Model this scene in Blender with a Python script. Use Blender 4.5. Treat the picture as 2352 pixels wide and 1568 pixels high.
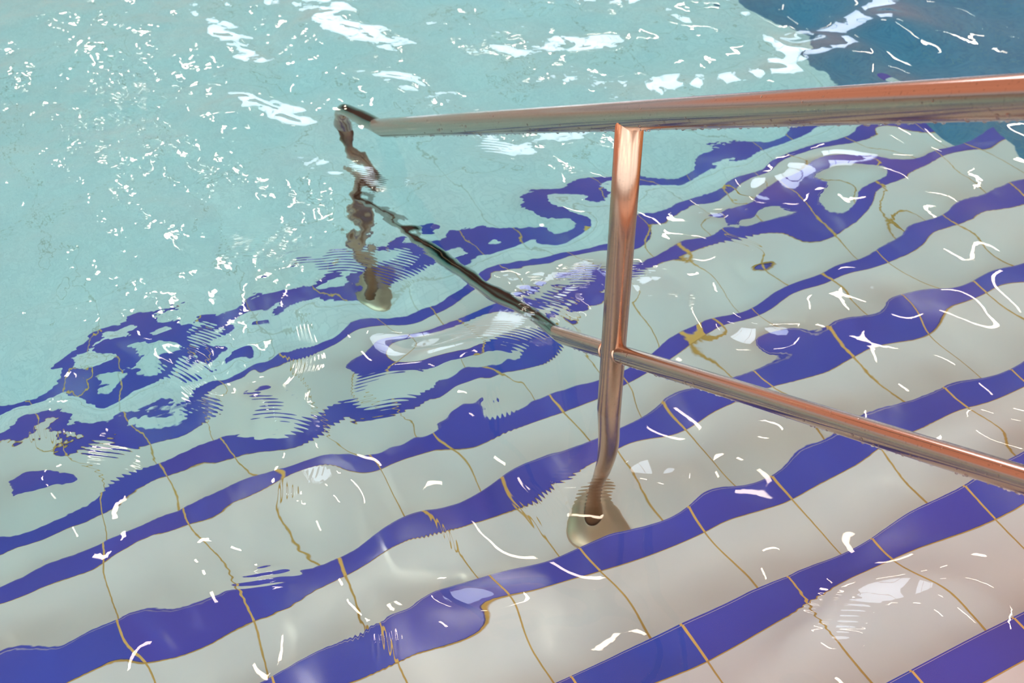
import bpy, bmesh, math
import numpy as np
from mathutils import Vector, Matrix

for o in list(bpy.data.objects): bpy.data.objects.remove(o)
S = bpy.context.scene
COL = S.collection

# ---------------------------------------------------------------- camera
CAM_H, PITCH, YAW, ROLL, FPX = 1.5110, 0.73609, 0.48702, -0.00273, 2829.98
def camera_axes():
    fw = np.array([math.sin(YAW)*math.cos(PITCH), math.cos(YAW)*math.cos(PITCH), -math.sin(PITCH)])
    r0 = np.array([math.cos(YAW), -math.sin(YAW), 0.0])
    u0 = np.cross(r0, fw)
    return r0*math.cos(ROLL)+u0*math.sin(ROLL), -r0*math.sin(ROLL)+u0*math.cos(ROLL), fw
AR, AU, AF = camera_axes()
CPOS = np.array([0.0, 0.0, CAM_H])
cam = bpy.data.cameras.new('camera'); camo = bpy.data.objects.new('camera', cam); COL.objects.link(camo)
cam.sensor_width = 36.0; cam.lens = FPX/2352*36.0
cam.clip_start = 0.05; cam.clip_end = 200
m = Matrix([[AR[i], AU[i], -AF[i], CPOS[i]] for i in range(3)]+[[0, 0, 0, 1]])
camo.matrix_world = m
cam.dof.use_dof = True; cam.dof.focus_distance = 1.72; cam.dof.aperture_fstop = 9.0
S.camera = camo

# ---------------------------------------------------------------- node helpers
class N:
    """small helper around a node tree"""
    def __init__(s, nt): s.nt = nt; s.n = nt.nodes; s.l = nt.links
    def put(s, sock, v):
        if isinstance(v, bpy.types.NodeSocket): s.l.new(v, sock)
        elif isinstance(v, (tuple, list)) and len(v) == 3 and sock.type == 'RGBA': sock.default_value = (*v, 1)
        else: sock.default_value = v
    def math(s, op, a, b=None, c=None, clamp=False):
        x = s.n.new('ShaderNodeMath'); x.operation = op; x.use_clamp = clamp
        for i, v in enumerate((a, b, c)):
            if v is not None: s.put(x.inputs[i], v)
        return x.outputs[0]
    def vec(s, op, a, b=None):
        x = s.n.new('ShaderNodeVectorMath'); x.operation = op
        s.put(x.inputs[0], a)
        if b is not None: s.put(x.inputs[1], b)
        return x.outputs['Value'] if op in ('DOT_PRODUCT', 'LENGTH') else x.outputs[0]
    def mix(s, f, a, b):
        x = s.n.new('ShaderNodeMix'); x.data_type = 'RGBA'
        s.put(x.inputs[0], f); s.put(x.inputs[6], a); s.put(x.inputs[7], b)
        return x.outputs[2]
    def sep(s, v):
        x = s.n.new('ShaderNodeSeparateXYZ'); s.l.new(v, x.inputs[0]); return x.outputs
    def comb(s, a, b, c):
        x = s.n.new('ShaderNodeCombineXYZ')
        for i, v in enumerate((a, b, c)): s.put(x.inputs[i], v)
        return x.outputs[0]
    def noise(s, vec, scale, detail=2, rough=.5, dist=0):
        x = s.n.new('ShaderNodeTexNoise'); s.l.new(vec, x.inputs['Vector'])
        x.inputs['Scale'].default_value = scale; x.inputs['Detail'].default_value = detail
        x.inputs['Roughness'].default_value = rough; x.inputs['Distortion'].default_value = dist
        return x.outputs['Fac']
    def range(s, v, a, b, c=0., d=1.):
        x = s.n.new('ShaderNodeMapRange'); x.clamp = True; x.interpolation_type = 'SMOOTHSTEP'
        s.put(x.inputs[0], v)
        for i, q in enumerate((a, b, c, d)): s.put(x.inputs[i+1], q)
        return x.outputs[0]
    def box(s, v, lo, hi, e=.002):
        return s.math('MULTIPLY', s.range(v, lo-e, lo+e), s.math('SUBTRACT', 1., s.range(v, hi-e, hi+e)))

# ---------------------------------------------------------------- light of the hall (world)
WIN_S, LAMP_S, SIDE_S = 10.0, 62.0, 3.8
WIN_EL = (.19, .36)
W = bpy.data.worlds.new('pool_hall_light'); S.world = W; W.use_nodes = True
W.node_tree.nodes.clear()
w = N(W.node_tree)
geo = w.n.new('ShaderNodeTexCoord').outputs['Generated']
dx, dy, dz = w.sep(geo)
az = w.math('ARCTAN2', dx, dy)                      # 0 along +Y, positive towards +X
el = w.math('ARCSINE', dz)
fwd = w.math('ADD', w.math('MULTIPLY', dx, 0.4675), w.math('MULTIPLY', dy, 0.884))
side = w.math('SUBTRACT', w.math('MULTIPLY', dx, 0.884), w.math('MULTIPLY', dy, 0.4675))
# walls and ceiling of the hall: timber ceiling, dim wall behind, plus an added cool glow at the left rear
wall = w.mix(w.range(fwd, -.5, .25), (0.20, 0.13, 0.09), (0.85, 0.92, 1.05))
ceil = w.mix(w.range(fwd, -.6, .3), (0.60, 0.30, 0.20), (1.28, 0.61, 0.43))
base = w.mix(w.range(el, .0, .10), wall, ceil)
base = w.mix(w.range(side, .25, .8), base, w.mix(w.range(el, .3, 1.0), (1.15, 0.60, 0.30), ceil))
base = w.mix(w.range(el, -.10, .0), (0.16, 0.13, 0.11), base)
left = w.math('MULTIPLY', w.range(w.math('ADD', dy, w.math('MULTIPLY', dx, .5)), -.12, -.3), w.box(el, .12, 1.15, .03))
lbar = w.math('SUBTRACT', 1., w.math('MULTIPLY', w.box(w.math('FRACT', w.math('MULTIPLY', az, 4.)), .0, .12, .01), .8))
base = w.mix(w.math('MULTIPLY', left, lbar), base, (SIDE_S*.84, SIDE_S*1.0, SIDE_S*1.14))
# windows with bars in the far wall
wa = w.math('FRACT', w.math('DIVIDE', w.math('ADD', az, 3.0), 0.36))
wb = w.math('FRACT', w.math('DIVIDE', w.math('ADD', az, 3.0), 0.09))
win = w.math('MULTIPLY', w.box(wa, .12, .88, .01), w.math('SUBTRACT', 1., w.box(wb, .945, .985, .01)))
win = w.math('MULTIPLY', win, w.box(el, WIN_EL[0], WIN_EL[1], .004))
win = w.math('MULTIPLY', win, w.box(az, .30, .80, .01))
# rows of small warm lamps on the ceiling plane
pz = w.math('MAXIMUM', dz, 0.05)
px_, py_ = w.math('DIVIDE', dx, pz), w.math('DIVIDE', dy, pz)
la = w.math('FRACT', w.math('DIVIDE', w.math('ADD', px_, 20.1), 0.74))
lb = w.math('FRACT', w.math('DIVIDE', w.math('ADD', py_, 20.1), 0.62))
lamp = w.math('MULTIPLY', w.box(la, .480, .520, .005), w.box(lb, .34, .66, .008))
lamp = w.math('MULTIPLY', lamp, w.box(el, 0.42, 1.5, .01))
col = w.mix(win, base, (WIN_S*.90, WIN_S*.94, WIN_S*1.08))
col = w.mix(lamp, col, (LAMP_S*1.08, LAMP_S*.86, LAMP_S*.68))
bg = w.n.new('ShaderNodeBackground'); w.l.new(col, bg.inputs[0]); bg.inputs[1].default_value = 1.0
wo = w.n.new('ShaderNodeOutputWorld'); w.l.new(bg.outputs[0], wo.inputs[0])
W.cycles.sampling_method = 'MANUAL'; W.cycles.sample_map_resolution = 2048

S.view_settings.view_transform = 'Standard'; S.view_settings.look = 'None'
S.view_settings.gamma = 1.0; S.view_settings.use_curve_mapping = False
S.view_settings.exposure = -0.50
cy = S.cycles
cy.max_bounces = 10; cy.transmission_bounces = 8; cy.diffuse_bounces = 4; cy.glossy_bounces = 4
cy.transparent_max_bounces = 8; cy.volume_bounces = 0
cy.caustics_refractive = True; cy.caustics_reflective = True; cy.blur_glossy = 0.0
cy.sample_clamp_direct = 0; cy.sample_clamp_indirect = 20
cy.use_denoising = True
cy.use_adaptive_sampling = True; cy.adaptive_threshold = 0.03; cy.adaptive_min_samples = 20

# ---------------------------------------------------------------- measures of the place (metres)
T, RI, Y0, Z0 = 0.2778, 0.15001, 0.88067, -0.17465     # tread, riser, edge line and height of step 0
JX, JP = 0.17, 0.1975                                    # joints across the steps
NW = 0.060                                               # depth of the blue strip
XL, XR = -4.0, 2.60                                      # ends of the staircase
zk = lambda k: Z0-k*RI
yk = lambda k: Y0+k*T
# ---- traces of the strips and joints, read off the photograph
# pixel traces (2352x1568 frame): far and near edges of the nosing strips, joint lines on the treads
UP={-1:[(2237,1568),(2352,1520)],
0:[(1500,1501),(1592,1467),(1683,1426),(1760,1390),(1832,1347),(1956,1296),(2062,1245),(2186,1198),(2297,1153),(2352,1136)],
1:[(1992,963),(2069,933),(2182,904),(2257,872),(2352,843),(1500,1213),(1577,1178),(1653,1132),(1764,1100),(1841,1064),(1926,999),(605,1568),(650,1540),(754,1490),(804,1455),(879,1435),(917,1408),(986,1371),(1066,1344),(1117,1326),(1162,1319),(1236,1293),(1329,1264),(1355,1247),(1397,1229),(1433,1224),(1490,1214)],
2:[(0,1493),(50,1475),(179,1475),(262,1428),(328,1402),(357,1390),(432,1404),(491,1377),(545,1347),(700,1310),(760,1292),(831,1261),(879,1223),(926,1188),(998,1170),(1066,1149),(1144,1100),(1188,1074),(1206,1064),(1266,1057),(1325,1027),(1364,1012),(1421,985),(1505,931),(1532,939),(1609,903),(1679,864),(1732,854),(1780,837),(1819,823),(1840,787),(1902,766),(1989,726),(2075,681),(2158,662),(2236,647),(2283,623),(2352,606)],
3:[(0,1355),(71,1313),(140,1286),(194,1270),(247,1239),(298,1219),(357,1192),(426,1170),(462,1142),(512,1128),(551,1100),(620,1085),(700,1061),(742,1040),(789,1048),(852,1046),(891,1034),(944,1018),(983,999),(1037,965),(1111,965),(1197,944),(1224,922),(1284,899),(1368,876),(1431,853),(1460,840),(1501,809),(1537,780),(1566,760),(1608,746),(1677,723),(1724,709),(1772,678),(1820,651),(1884,631),(1950,602),(2009,578),(2063,550),(2117,509),(2164,494),(2188,475),(2230,456)],
4:[(0,1240),(54,1222),(98,1213),(149,1189),(214,1157),(232,1136),(268,1103),(313,1079),(387,1057),(432,1030),(491,1009),(551,1005),(626,1009),(700,968),(786,938),(840,947),(917,937),(944,914),(1001,900),(1013,873),(1066,858),(1111,843),(1180,831),(1459,606),(1498,594),(1516,578),(1563,559),(1641,538),(1689,514),(1938,491),(1974,441),(2009,420),(2039,389),(2078,366),(2123,359),(2158,344)],
5:[(0,997),(39,968),(74,950),(119,941),(167,951),(214,972),(298,966),(343,950),(387,933),(432,917),(471,881),(521,872),(581,843),(626,822),(700,807),(751,783),(798,751),(813,739),(903,730),(941,727),(965,709),(995,712),(1037,679),(1063,661),(1096,639),(1153,605),(1215,599),(1260,588),(1325,578),(1391,562),(1468,490),(1513,493),(1549,469),(1581,460),(1617,443),(1662,428),(1706,407),(1750,390),(1828,346),(1905,325),(1944,313),(1974,290)],
6:[(116,895),(220,862),(292,851),(313,825),(366,813),(402,785),(447,759),(483,744),(542,711),(566,685),(611,673),(700,658),(724,652),(1200,447),(1260,434),(1313,419),(1403,407)]}
LO={0:[(1547,1568),(1649,1528),(1756,1471),(1879,1407),(1952,1373),(2113,1305),(2139,1294),(2207,1275),(2280,1237),(2352,1220)],
1:[(2099,994),(2158,963),(2230,937),(2292,915),(2352,888),(1500,1277),(1547,1249),(1619,1228),(1756,1168),(1883,1115),(1973,1070),(2007,1036),(815,1568),(899,1524),(1072,1466),(1117,1447),(1141,1414),(1171,1390),(1206,1363),(1251,1352),(1314,1322),(1379,1313),(1440,1300)],
2:[(149,1567),(256,1523),(304,1507),(357,1515),(417,1515),(482,1477),(530,1462),(566,1431),(700,1375),(745,1340),(789,1328),(849,1287),(891,1259),(926,1241),(968,1234),(1037,1220),(1081,1203),(1135,1182),(1171,1179),(1192,1161),(1245,1143),(1272,1113),(1320,1086),(1358,1067),(1417,1033),(1486,1002),(1567,995),(1609,968),(1662,935),(1762,890),(1837,873),(1911,852),(1947,829),(1974,811),(2039,790),(2129,770),(2164,754),(2218,691),(2278,665),(2307,647),(2352,650)],
3:[(0,1382),(74,1359),(131,1335),(194,1316),(247,1285),(298,1252),(357,1222),(432,1204),(453,1203),(506,1171),(566,1139),(626,1109),(700,1077),(754,1055),(789,1071),(822,1082),(870,1080),(906,1064),(953,1045),(1016,1027),(1111,1022),(1195,979),(1260,961),(1284,949),(1368,918),(1433,884),(1483,857),(1551,824),(1569,800),(1584,788),(1623,767),(1662,745),(1736,727),(1790,696),(1832,666),(1900,648),(1974,623),(2039,603),(2084,584),(2123,554),(2158,526),(2203,515),(2248,491),(2352,469)],
4:[(0,1268),(54,1253),(113,1231),(167,1210),(232,1179),(283,1145),(322,1118),(423,1084),(447,1069),(521,1057),(566,1039),(700,1021),(745,959),(786,953),(834,968),(911,950),(947,935),(1007,914),(1037,885),(1096,867),(1156,855),(1516,612),(1534,594),(1584,583),(1617,565),(1647,560),(1813,539),(1861,556),(1941,527),(1980,497),(2006,465),(2024,426),(2078,408),(2117,384),(2170,356),(2227,344)],
5:[(0,1012),(66,999),(405,1012),(477,965),(521,878),(566,860),(623,843),(661,831),(724,804),(807,766),(828,751),(903,748),(947,730),(989,727),(1013,706),(1066,682),(1111,649),(1156,620),(1260,605),(1319,586),(1361,574),(1480,511),(1537,502),(1572,481),(1617,469),(1665,450),(1706,419),(1718,408),(1801,366),(1843,351),(1941,329),(1974,325),(2009,295)],
6:[(164,929),(191,917),(298,905),(357,878),(396,854),(1260,446),(1403,414)]}
# joint polylines: (step, x index n of x=.17+.1975n or None for nearest, points)
JO=[(1,None,[(1621,1228),(1683,1296),(1747,1352),(1756,1384)]),(1,None,[(1809,1149),(1883,1224),(1958,1296)]),(1,None,[(2050,1066),(2096,1126),(2186,1198)]),(1,None,[(2241,943),(2301,981),(2305,1024),(2352,1064)]),
(1,None,[(1385,1316),(1430,1370),(1500,1480)]),(1,None,[(1194,1417),(1206,1465),(1240,1520),(1280,1568)]),(1,None,[(880,1440),(940,1568)]),
(0,None,[(1620,1500),(1660,1560)]),(0,None,[(1870,1390),(1950,1490),(2020,1568)]),(0,None,[(2090,1270),(2200,1370),(2352,1530)]),
(2,None,[(1160,1120),(1197,1185),(1251,1232),(1287,1276)]),(2,None,[(1040,1232),(1069,1283),(1102,1325)]),(2,None,[(760,1292),(789,1331),(819,1372),(849,1402)]),(2,None,[(545,1347),(580,1400),(599,1457),(602,1490),(623,1547)]),(2,None,[(265,1410),(277,1449),(307,1484),(348,1532),(360,1565)]),
(2,None,[(1540,945),(1574,995),(1628,1056),(1685,1115)]),(2,None,[(1771,890),(1866,977),(1890,1007)]),(2,None,[(1905,770),(1962,817),(1995,855),(2033,897),(2087,925)]),(2,None,[(2080,685),(2110,720),(2135,769),(2188,817),(2257,870)]),(2,None,[(2240,650),(2266,674),(2313,712)]),
(3,None,[(1562,765),(1570,790)]),(3,None,[(1724,709),(1744,724),(1783,748),(1837,778)]),(3,None,[(1884,631),(1911,647),(1950,686),(1989,724)]),(3,None,[(2012,578),(2042,602),(2093,637),(2152,660)]),(3,None,[(2164,494),(2203,518),(2263,572),(2292,593)]),
(3,None,[(852,1046),(870,1080),(891,1110),(894,1134),(929,1185)]),(3,None,[(1028,1030),(1069,1060),(1099,1125)]),(3,None,[(420,1170),(441,1216),(483,1261),(512,1275),(530,1335)]),(3,None,[(240,1239),(247,1309),(256,1383)]),(3,None,[(632,1130),(640,1174),(679,1261),(748,1289)]),
(4,None,[(232,1136),(234,1180),(247,1237)]),(4,None,[(371,1065),(384,1112),(414,1169)]),(4,None,[(510,1010),(536,1054),(566,1075)]),(4,None,[(1549,574),(1587,603),(1638,633)]),(4,None,[(1660,535),(1751,603),(1802,657)]),(4,None,[(1905,525),(1938,566),(1968,596)]),(4,None,[(2014,420),(2021,471),(2036,527),(2057,551)]),(4,None,[(911,938),(932,968),(956,1004)]),
(5,None,[(149,1033),(185,1066),(232,1093)]),(5,None,[(303,966),(331,1009),(357,1063)]),(5,None,[(1655,432),(1700,470)]),(5,None,[(1950,318),(1965,328)])]
EDGE=[(3,[(2352,362)]),(4,[(2227,344)]),(5,[(2130,290)]),(6,[(2060,180),(1960,100)])]
# sight lines that also pin the ripples: (pixel, x, y, height) of the thing seen there
POST2 = 2.48
SEE = [((1382, 1182), .857, 1.2575, -.45), ((748, 245), .857, 2.44, -.10), ((850, 712), None, 2.43, -1.07)]
# small choppy patches: x, y, radius, strength
PATCH = [(.59, 1.39, .05, .9), (.47, 1.42, .05, .9), (.74, 1.40, .05, 1.0), (.91, 1.49, .05, 1.2), (.98, 1.57, .05, .9), (.88, 1.57, .04, .9), (.25, 1.67, .04, 1.0), (.30, 1.74, .04, .9),
  (.34, 1.49, .05, .9), (.23, 1.19, .035, .8), (.32, 1.03, .05, .6), (.48, 1.12, .035, .6), (.68, 1.14, .03, .7), (.75, 1.08, .035, .6), (.01, 1.64, .06, .7), (.34, 1.65, .05, .8), (.88, 1.66, .05, .5),
  (1.09, 1.51, .05, .7), (.92, .75, .05, .5), (.58, 1.85, .06, .8), (.75, 1.87, .05, .7), (.64, 2.01, .06, .9), (1.34, 1.62, .05, .6), (.14, 2.01, .10, .6), (.38, 2.6, .2, .6)]
# places that mirror the far windows, with the tolerance of the slope
TOWARDS = np.array([.50*math.cos(.27), .866*math.cos(.27), math.sin(.27)])
GLINT = [((x, y), .02) for x, y in ((1290, 95), (1390, 90), (1210, 120), (1130, 105), (1560, 190), (1660, 180), (1740, 175), (1500, 180), (1300, 185), (1940, 60), (2000, 42), (1880, 70),
  (1860, 385), (1800, 420), (1745, 460), (1700, 520), (1700, 560), (1740, 575), (1500, 625), (1790, 772), (1880, 775), (870, 80), (780, 50), (640, 235), (600, 250), (2050, 1330), (1960, 1360), (2090, 1345), (1920, 1460),
  (1060, 1385), (1110, 1375), (990, 1350), (1240, 1370), (880, 762), (860, 400), (1480, 1062), (1330, 310), (1200, 350), (540, 90), (900, 165))]
# trains of very short ripples: x, y, direction, wavelength, reach along and across, slope
TRAINS = [(0.345, 1.491, 85, 0.009, 0.03, 0.1, 0.16),
  (0.243, 1.582, 60, 0.008, 0.02, 0.04, 0.14),
  (0.21, 1.179, 95, 0.014, 0.03, 0.05, 0.16),
  (0.466, 1.137, 5, 0.007, 0.03, 0.03, 0.14),
  (0.652, 1.123, 30, 0.008, 0.03, 0.03, 0.13),
  (0.897, 1.528, 55, 0.011, 0.04, 0.05, 0.16),
  (0.231, 1.669, 50, 0.008, 0.03, 0.04, 0.15),
  (0.287, 1.744, 60, 0.008, 0.03, 0.03, 0.15),
  (0.44, 1.635, 10, 0.007, 0.02, 0.12, 0.1),
  (0.514, 1.449, 90, 0.007, 0.03, 0.06, 0.15),
  (0.719, 1.113, 88, 0.008, 0.025, 0.05, 0.12),
  (0.584, 1.845, 90, 0.009, 0.03, 0.08, 0.14),
  (0.98, 1.572, 80, 0.009, 0.04, 0.04, 0.14),
  (0.304, 0.985, 0, 0.008, 0.03, 0.03, 0.14),
  (0.359, 1.343, -10, 0.009, 0.015, 0.02, 0.12),
  (0.935, 0.733, 70, 0.012, 0.03, 0.06, 0.12),
  (-0.018, 1.645, 15, 0.01, 0.03, 0.03, 0.12),
  (0.78, 1.466, 70, 0.008, 0.03, 0.09, 0.16),
  (0.677, 1.32, 5, 0.009, 0.02, 0.05, 0.1),
  (0.637, 1.095, 20, 0.009, 0.02, 0.03, 0.12),
  (1.076, 1.551, 90, 0.009, 0.02, 0.05, 0.13),
  (0.453, 2.012, 90, 0.011, 0.05, 0.1, 0.1),
  (0.765, 2.071, 80, 0.009, 0.03, 0.05, 0.14),
  (1.032, 2.061, 75, 0.012, 0.03, 0.06, 0.12),
  (0.384, 2.614, 60, 0.012, 0.08, 0.1, 0.1),
  (1.319, 1.515, 40, 0.011, 0.03, 0.04, 0.1),
  (0.304, 1.319, 0, 0.009, 0.02, 0.03, 0.12),
  (1.143, 1.411, 85, 0.009, 0.02, 0.04, 0.12),
  (0.692, 1.772, 60, 0.008, 0.04, 0.05, 0.12),
  (0.058, 1.537, 80, 0.009, 0.03, 0.05, 0.1)]
# ---------------------------------------------------------------- ripples of the water
def back_surface(X, Y):
    d = AF+AR*(X-1176)/FPX+AU*(784-Y)/FPX; d = d/np.linalg.norm(d)
    return CPOS+d*(CPOS[2]/-d[2]), d
def hit(P, d, g, z):
    """where the sight line d, bent at surface point P with slope g, meets height z"""
    n_ = np.stack([-g[:, 0], -g[:, 1], np.ones(len(g))], 1); n_ /= np.linalg.norm(n_, axis=1)[:, None]
    c = -(d*n_).sum(1); e = 1/1.333
    t = e*d+n_*(e*c-np.sqrt(1-e*e*(1-c*c)))[:, None]
    r = P[:, :2]+t[:, :2]*(z/t[:, 2])[:, None]
    return np.where((z > 5)[:, None], g, r)             # z = 9 marks a slope wanted as such (a window mirrored there)
def build_constraints():
    P, D, Z, A, TG, SD = [], [], [], [], [], []
    def add(q, z, axis, target, sd):
        s, d = back_surface(*q); P.append(s); D.append(d); Z.append(z); A.append(axis); TG.append(target); SD.append(sd)
    for k, l in UP.items():
        for q in l: add(q, zk(k), 1, yk(k), .004)
    for k, l in LO.items():
        for q in l: add(q, zk(k), 1, yk(k)-NW, .004)
    for k, _, l in JO:
        xs = []
        for q in l:
            s, d = back_surface(*q); xs.append(hit(s[None], d[None], np.zeros((1, 2)), np.array([zk(k)]))[0, 0])
        x = JX+JP*round((np.mean(xs)-JX)/JP)
        for q in l: add(q, zk(k), 0, x, .004)
    for k, l in EDGE:
        for q in l: add(q, zk(k), 0, XR, .01)
    for q, X, Yt, Zt in SEE:
        if X is not None: add(q, Zt, 0, X, .008)
        if Yt is not None: add(q, Zt, 1, Yt, .008)
    for q, sd in GLINT:
        s, d = back_surface(*q)
        t = TOWARDS/np.linalg.norm(TOWARDS); n_ = t-d; n_ /= n_[2]
        for i in (0, 1):
            P.append(s); D.append(d); Z.append(9.); A.append(i); TG.append(-n_[i]); SD.append(sd)
    return [np.array(v, float) for v in (P, D, Z)]+[np.array(A, int), np.array(TG, float), np.array(SD, float)]
SC = [(.30, .055), (.13, .075), (.055, .045)]       # (length, slope) of the ripples the traces pin down
class Ripples:
    def __init__(s):
        rng = np.random.default_rng(11)
        # free ripples: plane waves, (wavelength range, slope, count, reach)
        s.pw = []
        for lo, hi, sl, cnt, reg in ((.45, .95, .040, 26, 0), (.16, .40, .050, 40, 0), (.055, .13, .050, 70, 1), (.022, .045, .040, 90, 2)):
            lam = rng.uniform(lo, hi, cnt); th = rng.uniform(0, 2*math.pi, cnt); kk = 2*math.pi/lam
            a = sl*math.sqrt(2/cnt)/kk*math.sqrt(2)*.8
            s.pw.append((kk*np.cos(th), kk*np.sin(th), rng.uniform(0, 2*math.pi, cnt), a, reg))
        s.fit()
    def reach(s, reg, x, y):
        """how choppy the water is: calm by the lower steps in front, choppy far out and to the left"""
        d = np.clip((y-0.9-0.25*x)/1.4, 0, 1); d = d*d*(3-2*d)
        if reg == 0: return .22+.78*d
        blobs = 0
        for (bx, by, r, q) in PATCH: blobs = blobs+q*np.exp(-((x-bx)**2+(y-by)**2)/(2*r*r))
        if reg == 1: return np.clip(.10+.75*d+.5*blobs, 0, 1.3)
        return np.clip(.02+.50*d*d+.8*blobs, 0, 1.5)
    def free(s, x, y):
        h = 0
        for kx, ky, ph, a, reg in s.pw:
            q = 0
            for i in range(len(kx)): q = q+a[i]*np.cos(kx[i]*x+ky[i]*y+ph[i])
            h = h+q*s.reach(reg, x, y)
        return h
    def free_grid(s, gx, gy):
        X, Y = gx[:, None], gy[None, :]
        h = 0
        for kx, ky, ph, a, reg in s.pw:
            cx, sx = np.cos(gx[:, None]*kx+ph), np.sin(gx[:, None]*kx+ph)
            c2, s2 = np.cos(gy[:, None]*ky), np.sin(gy[:, None]*ky)
            q = (cx*a)@c2.T-(sx*a)@s2.T
            h = h+q*s.reach(reg, X, Y)
        return h
    def covs(s, p, q):
        """covariances between heights and slopes at p and at q: height-height, height-slope, slope-slope"""
        d = p[:, None, :]-q[None, :, :]; r2 = (d**2).sum(-1)
        H0 = np.zeros((len(p), len(q))); H1 = np.zeros((len(p), len(q), 2)); K = np.zeros((len(p), len(q), 2, 2))
        for l, sl in SC:
            g = sl*sl*np.exp(-r2/(2*l*l))
            H0 += g*l*l
            for i in range(2):
                H1[:, :, i] += g*d[..., i]
                for j in range(2):
                    K[:, :, i, j] += g*((i == j)-d[..., i]*d[..., j]/(l*l))
        return H0, H1, K
    def fit(s):
        P0, D, Z, A, TG, SD = build_constraints()
        n_ = len(P0); e = 1e-4; idx = np.arange(n_)
        # level points keep the mean height of the water at zero
        lx, ly = np.meshgrid(np.arange(-.6, 3.2, .11), np.arange(.3, 3.9, .11)); s.L = np.stack([lx.ravel(), ly.ravel()], 1)
        hf = s.free(s.L[:, 0], s.L[:, 1])
        LSD = .007
        hc = np.zeros(n_); gc = np.zeros((n_, 2)); rob = np.ones(n_)
        for it in range(8):
            P = CPOS+D*((hc-CPOS[2])/D[:, 2])[:, None] if it else P0
            Q = P[:, :2]; fx, fy = Q[:, 0], Q[:, 1]
            gf = np.stack([(s.free(fx+e, fy)-s.free(fx-e, fy))/(2*e), (s.free(fx, fy+e)-s.free(fx, fy-e))/(2*e)], 1)
            g = gf+gc
            zz = np.where(Z > 5, Z, Z-P[:, 2])
            h0 = hit(P, D, g, zz)[idx, A]
            res = TG-h0; rob = 1+(res/np.where(Z > 5, .08, .018))**2 if it > 2 else np.ones(n_)
            J = np.stack([(hit(P, D, g+np.array([[e, 0]]), zz)[idx, A]-h0)/e, (hit(P, D, g+np.array([[0, e]]), zz)[idx, A]-h0)/e], 1)
            b = res+(J*gc).sum(1)
            _, _, K = s.covs(Q, Q); H0, _, _ = s.covs(s.L, s.L); _, H1, _ = s.covs(s.L, Q)
            KQ = np.einsum('ni,nmij,mj->nm', J, K, J); HQ = np.einsum('nmj,mj->nm', H1, J)
            M = np.block([[KQ+np.diag(SD**2*rob), HQ.T], [HQ, H0+np.eye(len(s.L))*LSD**2]])
            wt = np.linalg.solve(M, np.concatenate([b, -hf*.5]))
            wq, wl = wt[:n_], wt[n_:]
            # slope at q from the level points: derivative of the height covariance
            new = np.einsum('nmij,mj,m->ni', K, J, wq)+np.einsum('mnj,m->nj', H1, wl)
            hq = np.einsum('nmj,mj,m->n', s.covs(Q, Q)[1], J, wq)+s.covs(Q, s.L)[0]@wl+s.free(fx, fy)
            st_ = .6 if it < 2 else .85
            gc = gc+(new-gc)*st_; hc = hc+(np.clip(hq, -.05, .05)-hc)*st_
        s.P, s.J, s.w, s.wl = Q, J, wq, wl
        t = Z < 5
        print('ripples: %d traces, median miss %.4f m, rms %.4f, slope rms %.3f max %.3f, height rms %.4f' % (n_, np.median(np.abs(res[t])), np.sqrt((res[t]**2).mean()), np.sqrt((g**2).sum(1).mean()), np.abs(g).max(), hc.std()))
    def fitted_grid(s, gx, gy):
        h = np.zeros((len(gx), len(gy)))
        for l, sl in SC:
            dx = gx[:, None]-s.P[None, :, 0]; dy = gy[:, None]-s.P[None, :, 1]
            ex, ey = np.exp(-dx*dx/(2*l*l)), np.exp(-dy*dy/(2*l*l))
            a = s.w*s.J[:, 0]*sl*sl; b = s.w*s.J[:, 1]*sl*sl
            h += (ex*dx*a)@ey.T+(ex*b)@(ey*dy).T
            ex = np.exp(-(gx[:, None]-s.L[None, :, 0])**2/(2*l*l)); ey = np.exp(-(gy[:, None]-s.L[None, :, 1])**2/(2*l*l))
            h += (ex*(s.wl*sl*sl*l*l))@ey.T
        return h
# ---------------------------------------------------------------- materials
def mat(name):
    m = bpy.data.materials.new(name); m.use_nodes = True; m.node_tree.nodes.clear()
    n = N(m.node_tree); out = n.n.new('ShaderNodeOutputMaterial'); return m, n, out
def principled(n, out, base, rough, metal=0., spec=.5, normal=None, coat=0.):
    b = n.n.new('ShaderNodeBsdfPrincipled')
    n.put(b.inputs['Base Color'], base); n.put(b.inputs['Roughness'], rough); n.put(b.inputs['Metallic'], metal)
    b.inputs['Specular IOR Level'].default_value = spec; b.inputs['Coat Weight'].default_value = coat
    if normal is not None: n.l.new(normal, b.inputs['Normal'])
    n.l.new(b.outputs[0], out.inputs['Surface']); return b
def bump(n, h, strength, dist):
    b = n.n.new('ShaderNodeBump'); b.inputs['Strength'].default_value = strength; b.inputs['Distance'].default_value = dist
    n.l.new(h, b.inputs['Height']); return b.outputs[0]
def position(n): return n.n.new('ShaderNodeNewGeometry').outputs['Position']
def joint(n, v, off, pitch, half, soft=.0006):
    """1 on the joints of a tile grid, 0 on the tiles"""
    q = n.math('ABSOLUTE', n.math('SUBTRACT', n.math('FRACT', n.math('ADD', n.math('DIVIDE', n.math('SUBTRACT', v, off), pitch), .5)), .5))
    return n.math('SUBTRACT', 1., n.range(n.math('MULTIPLY', q, pitch), half-soft, half+soft))
def tile_id(n, x, y, ox, px_, oy, py_):
    a = n.math('FLOOR', n.math('DIVIDE', n.math('SUBTRACT', x, ox), px_)); b = n.math('FLOOR', n.math('DIVIDE', n.math('SUBTRACT', y, oy), py_))
    t = n.n.new('ShaderNodeTexWhiteNoise'); t.noise_dimensions = '2D'; n.l.new(n.comb(a, b, 0.), t.inputs[0]); return t.outputs['Value']

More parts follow.
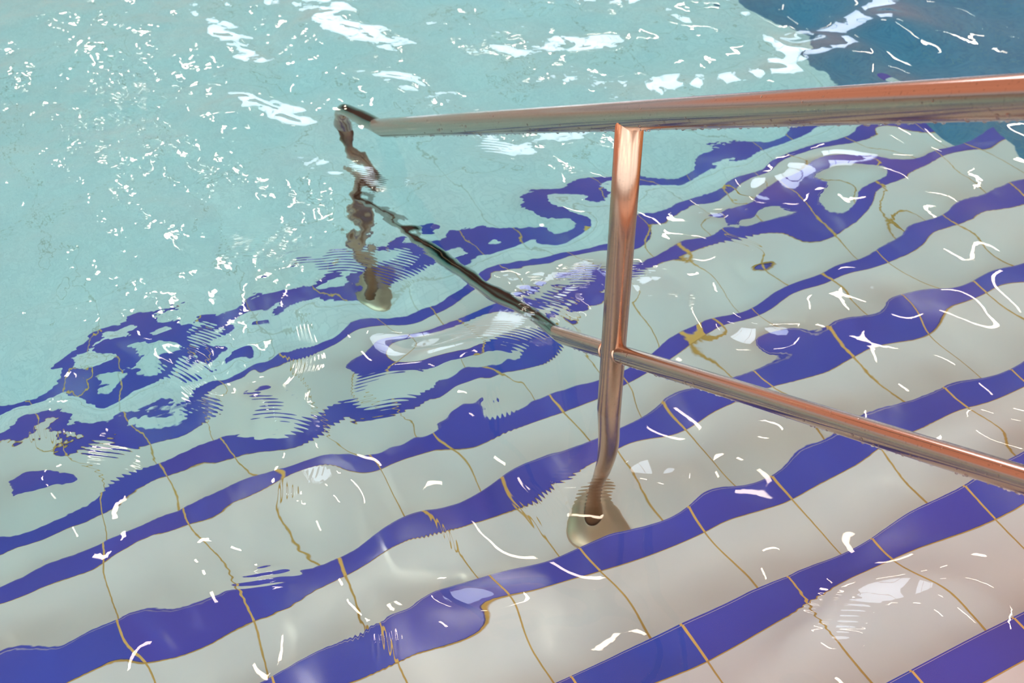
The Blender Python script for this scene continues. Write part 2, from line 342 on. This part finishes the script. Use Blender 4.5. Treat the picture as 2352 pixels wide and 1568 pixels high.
def tread_material():
    m, n, out = mat('beige_glazed_tile'); p = position(n); x, y, z = n.sep(p)
    j = n.math('MAXIMUM', joint(n, x, JX, JP, .0016), joint(n, y, Y0-NW, T, .0021))
    idv = tile_id(n, x, y, JX, JP, Y0-NW, T)
    cloud = n.noise(p, 9., 3, .6)
    c = n.mix(idv, (.735, .67, .615), (.795, .735, .68))
    c = n.mix(n.math('MULTIPLY', cloud, .35), c, (.62, .60, .56))
    c = n.mix(j, c, (.54, .31, .07))
    principled(n, out, c, n.math('ADD', .18, n.math('MULTIPLY', j, .5)), normal=bump(n, n.math('SUBTRACT', 1., j), .4, .001)); return m
def nosing_material():
    m, n, out = mat('cobalt_glazed_tile'); p = position(n); x, y, z = n.sep(p)
    j = joint(n, x, JX, JP, .0020)
    idv = tile_id(n, x, y, JX, JP, Y0-NW, T)
    c = n.mix(idv, (.018, .060, .39), (.045, .052, .365))
    c = n.mix(n.range(n.noise(p, 6., 2), .5, .75, 0., .5), c, (.03, .075, .40))
    c = n.mix(j, c, (.72, .42, .10))
    principled(n, out, c, n.math('ADD', .15, n.math('MULTIPLY', j, .5)), normal=bump(n, n.math('SUBTRACT', 1., j), .4, .001)); return m
def mosaic_material(name, ca, cb, cj, pitch, half, big=None):
    m, n, out = mat(name); p = position(n); x, y, z = n.sep(p)
    # on upright faces the second axis is the height
    nz = n.math('ABSOLUTE', n.sep(n.n.new('ShaderNodeNewGeometry').outputs['Normal'])[2])
    v = n.math('ADD', n.math('MULTIPLY', y, nz), n.math('MULTIPLY', z, n.math('SUBTRACT', 1., nz)))
    j = n.math('MAXIMUM', joint(n, x, JX, pitch, half), joint(n, v, 0., pitch, half))
    idv = tile_id(n, x, v, JX, pitch, 0., pitch)
    c = n.mix(idv, ca, cb); c = n.mix(j, c, cj)
    if big: 
        jj = n.math('MAXIMUM', joint(n, x, JX, big, .0025), joint(n, v, Y0, big, .0025)); c = n.mix(n.math('MULTIPLY', jj, .5), c, (.42, .40, .28))
    principled(n, out, c, .25, normal=bump(n, n.math('SUBTRACT', 1., j), .3, .001)); return m
def steel_material(name, d, ro=.10, tone=(1., 1., 1.)):
    m, n, out = mat(name); p = position(n)
    d = np.array(d, float); d /= np.linalg.norm(d)
    a = np.cross(d, [0, 0, 1.]) if abs(d[2]) < .9 else np.cross(d, [1., 0, 0]); a /= np.linalg.norm(a); b = np.cross(d, a)
    dot = lambda v: n.vec('DOT_PRODUCT', p, tuple(v))
    q = n.comb(n.math('MULTIPLY', dot(d), .9), n.math('MULTIPLY', dot(a), 95.), n.math('MULTIPLY', dot(b), 95.))
    streak = n.noise(q, 2.2, 3, .6); spots = n.noise(p, 260., 2, .6)
    c = n.mix(streak, tuple(v*t for v, t in zip((.42, .305, .24), tone)), tuple(v*t for v, t in zip((.60, .44, .345), tone)))  # warm tint paints reflected orange into steel that is neutral
    c = n.mix(n.math('MULTIPLY', n.range(spots, .62, .72), .35), c, (.22, .17, .14))
    r = n.math('ADD', ro, n.math('MULTIPLY', streak, .09))
    principled(n, out, c, r, metal=1., normal=bump(n, n.math('ADD', streak, n.math('MULTIPLY', spots, .4)), .06, .0010)); return m
def deck_material():
    m, n, out = mat('terracotta_deck_tile'); p = position(n); x, y, z = n.sep(p)
    j = n.math('MAXIMUM', joint(n, x, 0., .25, .003), joint(n, y, 0.1, .25, .003))
    c = n.mix(tile_id(n, x, y, 0., .25, .1, .25), (.62, .30, .14), (.70, .38, .19)); c = n.mix(j, c, (.35, .28, .22))
    principled(n, out, c, .35); return m
def water_material():
    m, n, out = mat('clear_pool_water'); p = position(n); x, y, z = n.sep(p)
    g = n.n.new('ShaderNodeBsdfGlass'); g.inputs['IOR'].default_value = 1.333; g.inputs['Roughness'].default_value = 0.0
    def attr(k):
        t = n.n.new('ShaderNodeAttribute'); t.attribute_name = k; return t.outputs['Fac']
    h = n.math('MULTIPLY', n.noise(p, 60., 1), attr('chop'))
    # trains of very short ripples: phase and strength are stored on the surface
    trains = n.math('ADD', n.math('MULTIPLY', n.math('SINE', attr('phase_a')), attr('train_a')), n.math('MULTIPLY', n.math('SINE', attr('phase_b')), attr('train_b')))
    b2 = n.n.new('ShaderNodeBump'); b2.inputs['Strength'].default_value = 1.; b2.inputs['Distance'].default_value = 1.
    n.l.new(n.math('ADD', n.math('MULTIPLY', h, .0009), trains), b2.inputs['Height'])
    n.l.new(b2.outputs[0], g.inputs['Normal'])
    n.l.new(g.outputs[0], out.inputs['Surface'])
    v = n.n.new('ShaderNodeVolumeAbsorption'); v.inputs['Color'].default_value = (*WATER_COL, 1); v.inputs['Density'].default_value = 1.0
    n.l.new(v.outputs[0], out.inputs['Volume']); return m
WATER_COL = (.73, .970, .985)
def drop_material():
    m, n, out = mat('water_drop'); g = n.n.new('ShaderNodeBsdfGlass'); g.inputs['IOR'].default_value = 1.333; g.inputs['Roughness'].default_value = .02
    n.l.new(g.outputs[0], out.inputs['Surface']); return m

def flange_material():
    m, n, out = mat('polished_steel_flange'); p = position(n)
    principled(n, out, (.90, .60, .38), .34, metal=.6, normal=bump(n, n.noise(p, 30., 2), .15, .002)); return m
# ---------------------------------------------------------------- mesh helpers
def link(name, me, parent=None, m=None, smooth=False):
    o = bpy.data.objects.new(name, me); COL.objects.link(o)
    if m: me.materials.append(m)
    if smooth: me.polygons.foreach_set('use_smooth', [True]*len(me.polygons))
    if parent: o.parent = parent; o.matrix_parent_inverse = parent.matrix_world.inverted()
    return o
def root(name, loc, label, cat):
    o = bpy.data.objects.new(name, None); COL.objects.link(o); o.location = loc; o.empty_display_size = .1
    bpy.context.view_layer.update(); o['label'] = label; o['category'] = cat; return o
def box_bm(bm, x0, x1, y0, y1, z0, z1):
    r = bmesh.ops.create_cube(bm, size=1.)['verts']
    for v in r: v.co = Vector(((x0+x1)/2+v.co.x*(x1-x0), (y0+y1)/2+v.co.y*(y1-y0), (z0+z1)/2+v.co.z*(z1-z0)))
    return r
def mesh_of(bm, name):
    me = bpy.data.meshes.new(name); bm.normal_update(); bm.to_mesh(me); bm.free(); return me
def tube(path, r, seg=40, cap=True):
    bm = bmesh.new(); path = [Vector(p) for p in path]; rings = []
    t = (path[1]-path[0]).normalized(); a = t.orthogonal().normalized()
    for i, p in enumerate(path):
        t2 = ((path[min(i+1, len(path)-1)]-path[max(i-1, 0)])).normalized()
        a = (a-t2*a.dot(t2)).normalized(); b = t2.cross(a)
        rr = r[i] if isinstance(r, (list, tuple)) else r
        rings.append([bm.verts.new(p+(a*math.cos(q)+b*math.sin(q))*rr) for q in [2*math.pi*j/seg for j in range(seg)]])
    for A, B in zip(rings, rings[1:]):
        for j in range(seg): bm.faces.new((A[j], A[(j+1) % seg], B[(j+1) % seg], B[j]))
    if cap: bm.faces.new(rings[0][::-1]); bm.faces.new(rings[-1])
    return bm
def lathe(prof, loc, seg=64):
    bm = bmesh.new(); rings = []
    for r, z in prof: rings.append([bm.verts.new((loc[0]+r*math.cos(2*math.pi*j/seg), loc[1]+r*math.sin(2*math.pi*j/seg), loc[2]+z)) for j in range(seg)])
    for A, B in zip(rings, rings[1:]):
        for j in range(seg): bm.faces.new((A[j], A[(j+1) % seg], B[(j+1) % seg], B[j]))
    return bm

# ---------------------------------------------------------------- basin and staircase
M_TREAD, M_NOSE = tread_material(), nosing_material()
M_FLOOR = mosaic_material('pale_aqua_mosaic', (.74, .765, .745), (.80, .82, .795), (.68, .71, .69), .0247, .0012, JP*2)
M_DEEP = mosaic_material('deep_blue_mosaic', (.09, .21, .36), (.13, .26, .42), (.17, .27, .36), .0247, .0012)
M_PALE = mosaic_material('pale_wall_mosaic', (.70, .72, .68), (.76, .77, .73), (.55, .58, .54), .0247, .0012)
LAST = 6
FZ = zk(LAST+1)
st = root('pool_staircase', ((XL+XR)/2, yk(2), FZ), 'broad tiled pool staircase of beige steps with blue edge strips leading down under the water', 'stairs')
for k in range(-1, LAST+1):
    bm = bmesh.new()
    box_bm(bm, XL, XR, yk(k-1)+(.002 if k > -1 else -.0), yk(k), max(zk(k)-RI-.06, FZ-.2) if k < LAST else FZ-.2, zk(k))
    s_ = link('step', mesh_of(bm, 'step'), st, M_TREAD if k < 6 else M_FLOOR)
    bm = bmesh.new()
    vs = box_bm(bm, XL, XR-.0, yk(k)-NW, yk(k)+.003, zk(k)-.045, zk(k)+.0015)
    ed = [e for e in bm.edges if abs(e.verts[0].co.z-e.verts[1].co.z) < 1e-5 and e.verts[0].co.z > zk(k) and min(v.co.y for v in e.verts) > yk(k)]
    bmesh.ops.bevel(bm, geom=ed, offset=.004, segments=3, affect='EDGES')
    link('edge_strip', mesh_of(bm, 'edge_strip'), s_, M_NOSE)
def slab(name, x0, x1, y0, y1, z0, z1, m):
    bm = bmesh.new(); box_bm(bm, x0, x1, y0, y1, z0, z1); o = link(name, mesh_of(bm, name), None, m); o['kind'] = 'structure'; return o
YF, XF, DZ = 8.0, 7.0, -2.3
slab('floor', XL, XR, yk(LAST), YF, FZ-.25, FZ, M_FLOOR)
slab('floor_deep', XR, XF, -.2, YF, DZ-.2, DZ, M_DEEP)
slab('wall_deep', XR-.10, XR-.001, -.2, YF, DZ, FZ-.26, M_DEEP)
slab('wall_left', XL-.3, XL, -.2, YF, FZ-.3, .10, M_PALE)
slab('wall_right', XF, XF+.3, -.2, YF, DZ, .10, M_DEEP)
slab('wall_back', XL-.3, XF+.3, YF, YF+.3, DZ, .10, M_PALE)
slab('floor_deck', XL-.3, XF+.3, -5., yk(-2), -.3, zk(-2), deck_material())
slab('wall_front', XR, XF, -.2, yk(-2)-.01, DZ, -.3, M_DEEP)

# ---------------------------------------------------------------- water
rp = Ripples()
def axis(lo, a, b, hi, h, grow=1.12, mx=.12):
    core = list(np.arange(a, b+h/2, h)); out = core
    for sgn, lim in ((-1, lo), (1, hi)):
        s_ = h; q = core[0] if sgn < 0 else core[-1]; ext = []
        while (q-lim)*sgn < 0:
            s_ = min(s_*grow, mx); q = q+sgn*s_; ext.append(q)
        ext[-1] = lim
        out = (ext[::-1]+out) if sgn < 0 else (out+ext)
    return np.array(out)
GX = axis(XL, -.35, 2.85, XF, .005); GY = axis(yk(-2), .45, 3.5, YF, .005)
H = rp.free_grid(GX, GY)+rp.fitted_grid(GX, GY)
fade = lambda g, lo, hi: np.clip((g-lo)/.15, 0, 1)*np.clip((hi-g)/.15, 0, 1)
H *= fade(GX, XL, XF)[:, None]*fade(GY, yk(-2), YF)[None, :]
print('water over the first step: %.4f %.4f, all %.4f %.4f' % (H[np.ix_((GX > .9) & (GX < 1.6), (GY > .45) & (GY < .7))].min(), H[np.ix_((GX > .9) & (GX < 1.6), (GY > .45) & (GY < .7))].max(), H.min(), H.max()))
nx, ny = len(GX), len(GY)
V = np.zeros((nx, ny, 3), np.float32); V[..., 0] = GX[:, None]; V[..., 1] = GY[None, :]; V[..., 2] = H
idx = np.arange(nx*ny).reshape(nx, ny)
F = np.stack([idx[:-1, :-1], idx[1:, :-1], idx[1:, 1:], idx[:-1, 1:]], -1).reshape(-1, 4)
ring = np.concatenate([idx[:, 0], idx[-1, 1:], idx[-2::-1, -1], idx[0, -2:0:-1]])
base = V.reshape(-1, 3)[ring].copy(); base[:, 2] = DZ-.1
rb = np.arange(len(ring))+nx*ny
SK = np.stack([ring, rb, np.roll(rb, -1), np.roll(ring, -1)], -1)
verts = np.concatenate([V.reshape(-1, 3), base]); quads = np.concatenate([F, SK])
me = bpy.data.meshes.new('water'); me.vertices.add(len(verts)); me.vertices.foreach_set('co', verts.ravel())
nl = quads.size+len(rb); me.loops.add(nl); me.loops.foreach_set('vertex_index', np.concatenate([quads.ravel(), rb[::-1]]).astype(np.int32))
me.polygons.add(len(quads)+1)
me.polygons.foreach_set('loop_start', np.concatenate([np.arange(len(quads))*4, [quads.size]]).astype(np.int32))
me.update(calc_edges=True)
sm = np.ones(len(quads)+1, bool); sm[len(F):] = False; me.polygons.foreach_set('use_smooth', sm)
me.validate()
X_, Y_ = V[..., 0].astype(float), V[..., 1].astype(float)
d_ = np.clip((Y_-.25*X_-1.2)/1.4, 0, 1); chop = .10+.9*d_*d_*(3-2*d_)
chop = chop*(.35+.65*np.clip(.5+.9*(np.sin(3.1*X_+1.7*Y_+.4)*np.sin(2.3*Y_-1.9*X_)+.5*np.sin(7.3*X_+5.1*Y_)), 0, 1))
def store(k, v):
    v = np.concatenate([np.asarray(v, np.float32).ravel(), np.zeros(len(ring), np.float32)]); t_ = me.attributes.new(k, 'FLOAT', 'POINT'); t_.data.foreach_set('value', v)
store('chop', chop)
fwd2, rgt2 = np.array([math.sin(YAW), math.cos(YAW)]), np.array([math.cos(YAW), -math.sin(YAW)])
for ch, rows in (('a', TRAINS[::2]), ('b', TRAINS[1::2])):
    rows = [(r_[0], r_[1], r_[2], r_[3], r_[4]*.8, r_[5]*.6, r_[6]*.68) for r_ in rows]
    best = np.full(X_.shape, 1e9); ph = np.zeros(X_.shape); am = np.zeros(X_.shape)
    for (wx, wy, ang, lam, ra, rb_, sl) in rows:
        a_ = math.radians(ang); kv = rgt2*math.cos(a_)+fwd2*math.sin(a_); tv = np.array([-kv[1], kv[0]])
        u_ = (X_-wx)*kv[0]+(Y_-wy)*kv[1]; v_ = (X_-wx)*tv[0]+(Y_-wy)*tv[1]
        q_ = (u_/ra)**2+(v_/rb_)**2; mk = q_ < best; best = np.where(mk, q_, best)
        ph = np.where(mk, 2*math.pi/lam*(u_+v_*v_*1.5+.004*np.sin(v_*40)), ph); am = np.where(mk, sl*lam/(2*math.pi)*np.exp(-q_*.5), am)
    store('phase_'+ch, ph); store('train_'+ch, am)
wt = link('water', me, None, water_material()); wt['kind'] = 'structure'

# ---------------------------------------------------------------- handrail
RX, RY, ZT, ZM, SL = .8571, 1.2575, .5728, .1165, .5785
RT, RM, RP = .0212, .0150, .0208
zr = lambda y, z: z-SL*(y-RY)
Y2, Y3 = POST2, -.12
hr = root('handrail', (RX, RY, zk(2)), 'stainless steel handrail descending the pool steps into the water, wet and reflecting warm light', 'handrail')
dirv = (0, 1, -SL)
M_FLANGE = flange_material()
M_RAIL, M_POST = steel_material('brushed_steel_rail', dirv), steel_material('brushed_steel_post', (0, 0, 1), .20, (1.05, .88, .76))  # post tone tinted further towards the orange it would mirror
def bend(p0, corner, p1, r, n_=14):
    """round a corner of a path with radius r"""
    c, a, b = Vector(corner), (Vector(p0)-Vector(corner)).normalized(), (Vector(p1)-Vector(corner)).normalized()
    half = a.angle(b)/2; dd = r/math.tan(half); cen = c+(a+b).normalized()*(r/math.sin(half)); s0, s1 = c+a*dd-cen, c+b*dd-cen
    ang = s0.angle(s1); ax_ = s0.cross(s1).normalized()
    return [cen+Matrix.Rotation(ang*i/n_, 3, ax_)@s0 for i in range(n_+1)]
ytop = Y3+.0
c2, c3 = (RX, Y2, zr(Y2, ZT)), (RX, Y3, zr(Y3, ZT))
path = [(RX, Y3, zr(Y3, ZT)-.20)]+bend((RX, Y3, 0), c3, c2, .08)+bend(c3, c2, (RX, Y2, -2), .055)+[(RX, Y2, zr(Y2, ZT)-.12)]
path = [Vector(p) for p in path]
link('top_rail', mesh_of(tube(path, RT, 48), 'top_rail'), hr, M_RAIL, True)
link('middle_rail', mesh_of(tube([(RX, y, zr(y, ZM)) for y in np.linspace(Y3, Y2, 8)], RM, 40), 'middle_rail'), hr, M_RAIL, True)
def weld(c, d, r, w_):
    bm = bmesh.new(); d = Vector(d).normalized(); a = d.orthogonal().normalized(); b = d.cross(a); R1, n1, n2 = r, 40, 10; rings = []
    for i in range(n1):
        q = 2*math.pi*i/n1; o_ = a*math.cos(q)+b*math.sin(q)
        rings.append([bm.verts.new(Vector(c)+o_*(R1+w_*math.cos(t_))+d*(w_*math.sin(t_))) for t_ in [2*math.pi*j/n2 for j in range(n2)]])
    for i in range(n1):
        A, B = rings[i], rings[(i+1) % n1]
        for j in range(n2): bm.faces.new((A[j], B[j], B[(j+1) % n2], A[(j+1) % n2]))
    return bm
def post(y, zb, ztop, rails):
    po = link('post', mesh_of(tube([(RX, y, z_) for z_ in np.linspace(zb+.002, ztop, 6)], RP, 48), 'post'), hr, M_POST, True)
    prof = [(.054, .0), (.054, .004), (.052, .0065), (.044, .0105), (.036, .0165), (.027, .025), (.0235, .032), (.0212, .034)]
    link('base_flange', mesh_of(lathe(prof, (RX, y, zb)), 'base_flange'), po, M_FLANGE, True)
    if rails:
        bm = weld((RX, y+RP-.001, zr(y+RP, ZM)), dirv, RM-.001, .0032); b2 = weld((RX, y-RP+.001, zr(y-RP, ZM)), dirv, RM-.001, .0032)
        me2 = bpy.data.meshes.new('t'); b2.to_mesh(me2); b2.free(); bm.from_mesh(me2); bpy.data.meshes.remove(me2)
        link('weld', mesh_of(bm, 'weld'), po, M_POST, True)
    return po
post(RY, zk(2), zr(RY, ZT)-.006, True)
post(Y2, zk(6), zr(Y2, ZT)-.10, True)
post(Y3, zk(-2), zr(Y3, ZT)-.18, True)

# drops clinging to the rails
rng = np.random.default_rng(5)
bm = bmesh.new()
ico = bmesh.new(); bmesh.ops.create_icosphere(ico, subdivisions=2, radius=1.); iv = [v.co.copy() for v in ico.verts]; iff = [[v.index for v in f.verts] for f in ico.faces]; ico.free()
dv = Vector(dirv).normalized(); sa = Vector((1, 0, 0)); sb = dv.cross(sa)*-1   # sb points up
if sb.z < 0: sb = -sb
def drop(c, nrm, r, sag):
    vs = []
    for v in iv:
        q = v*r; q = q+nrm*0
        h_ = q.dot(nrm); q = q-nrm*h_*.45
        q.z -= sag*r*max(0, -v.z)
        vs.append(bm.verts.new(c+q))
    for f in iff: bm.faces.new([vs[i] for i in f])
for z0_, rr, n_, y0_, y1_ in ((ZT, RT, 560, .45, 2.18), (ZM, RM, 300, .45, 1.40)):
    for i in range(n_):
        y = rng.uniform(y0_, y1_)
        if abs(y-RY) < .03: continue
        q = rng.normal(-math.pi/2, .55) if rng.random() < .72 else rng.uniform(-math.pi, math.pi)
        nn = sa*math.cos(q)+sb*math.sin(q); c = Vector((RX, y, zr(y, z0_)))+nn*rr
        if c.z < .03: continue
        drop(c, nn, rng.uniform(.0010, .0026) if nn.z < 0 else rng.uniform(.0007, .0016), .35 if nn.z < -.5 else 0)
dr = link('water_droplets', mesh_of(bm, 'water_droplets'), hr, drop_material(), True); dr['kind'] = 'stuff'
dr['label'] = 'tiny clear water drops clinging to the steel tubes'
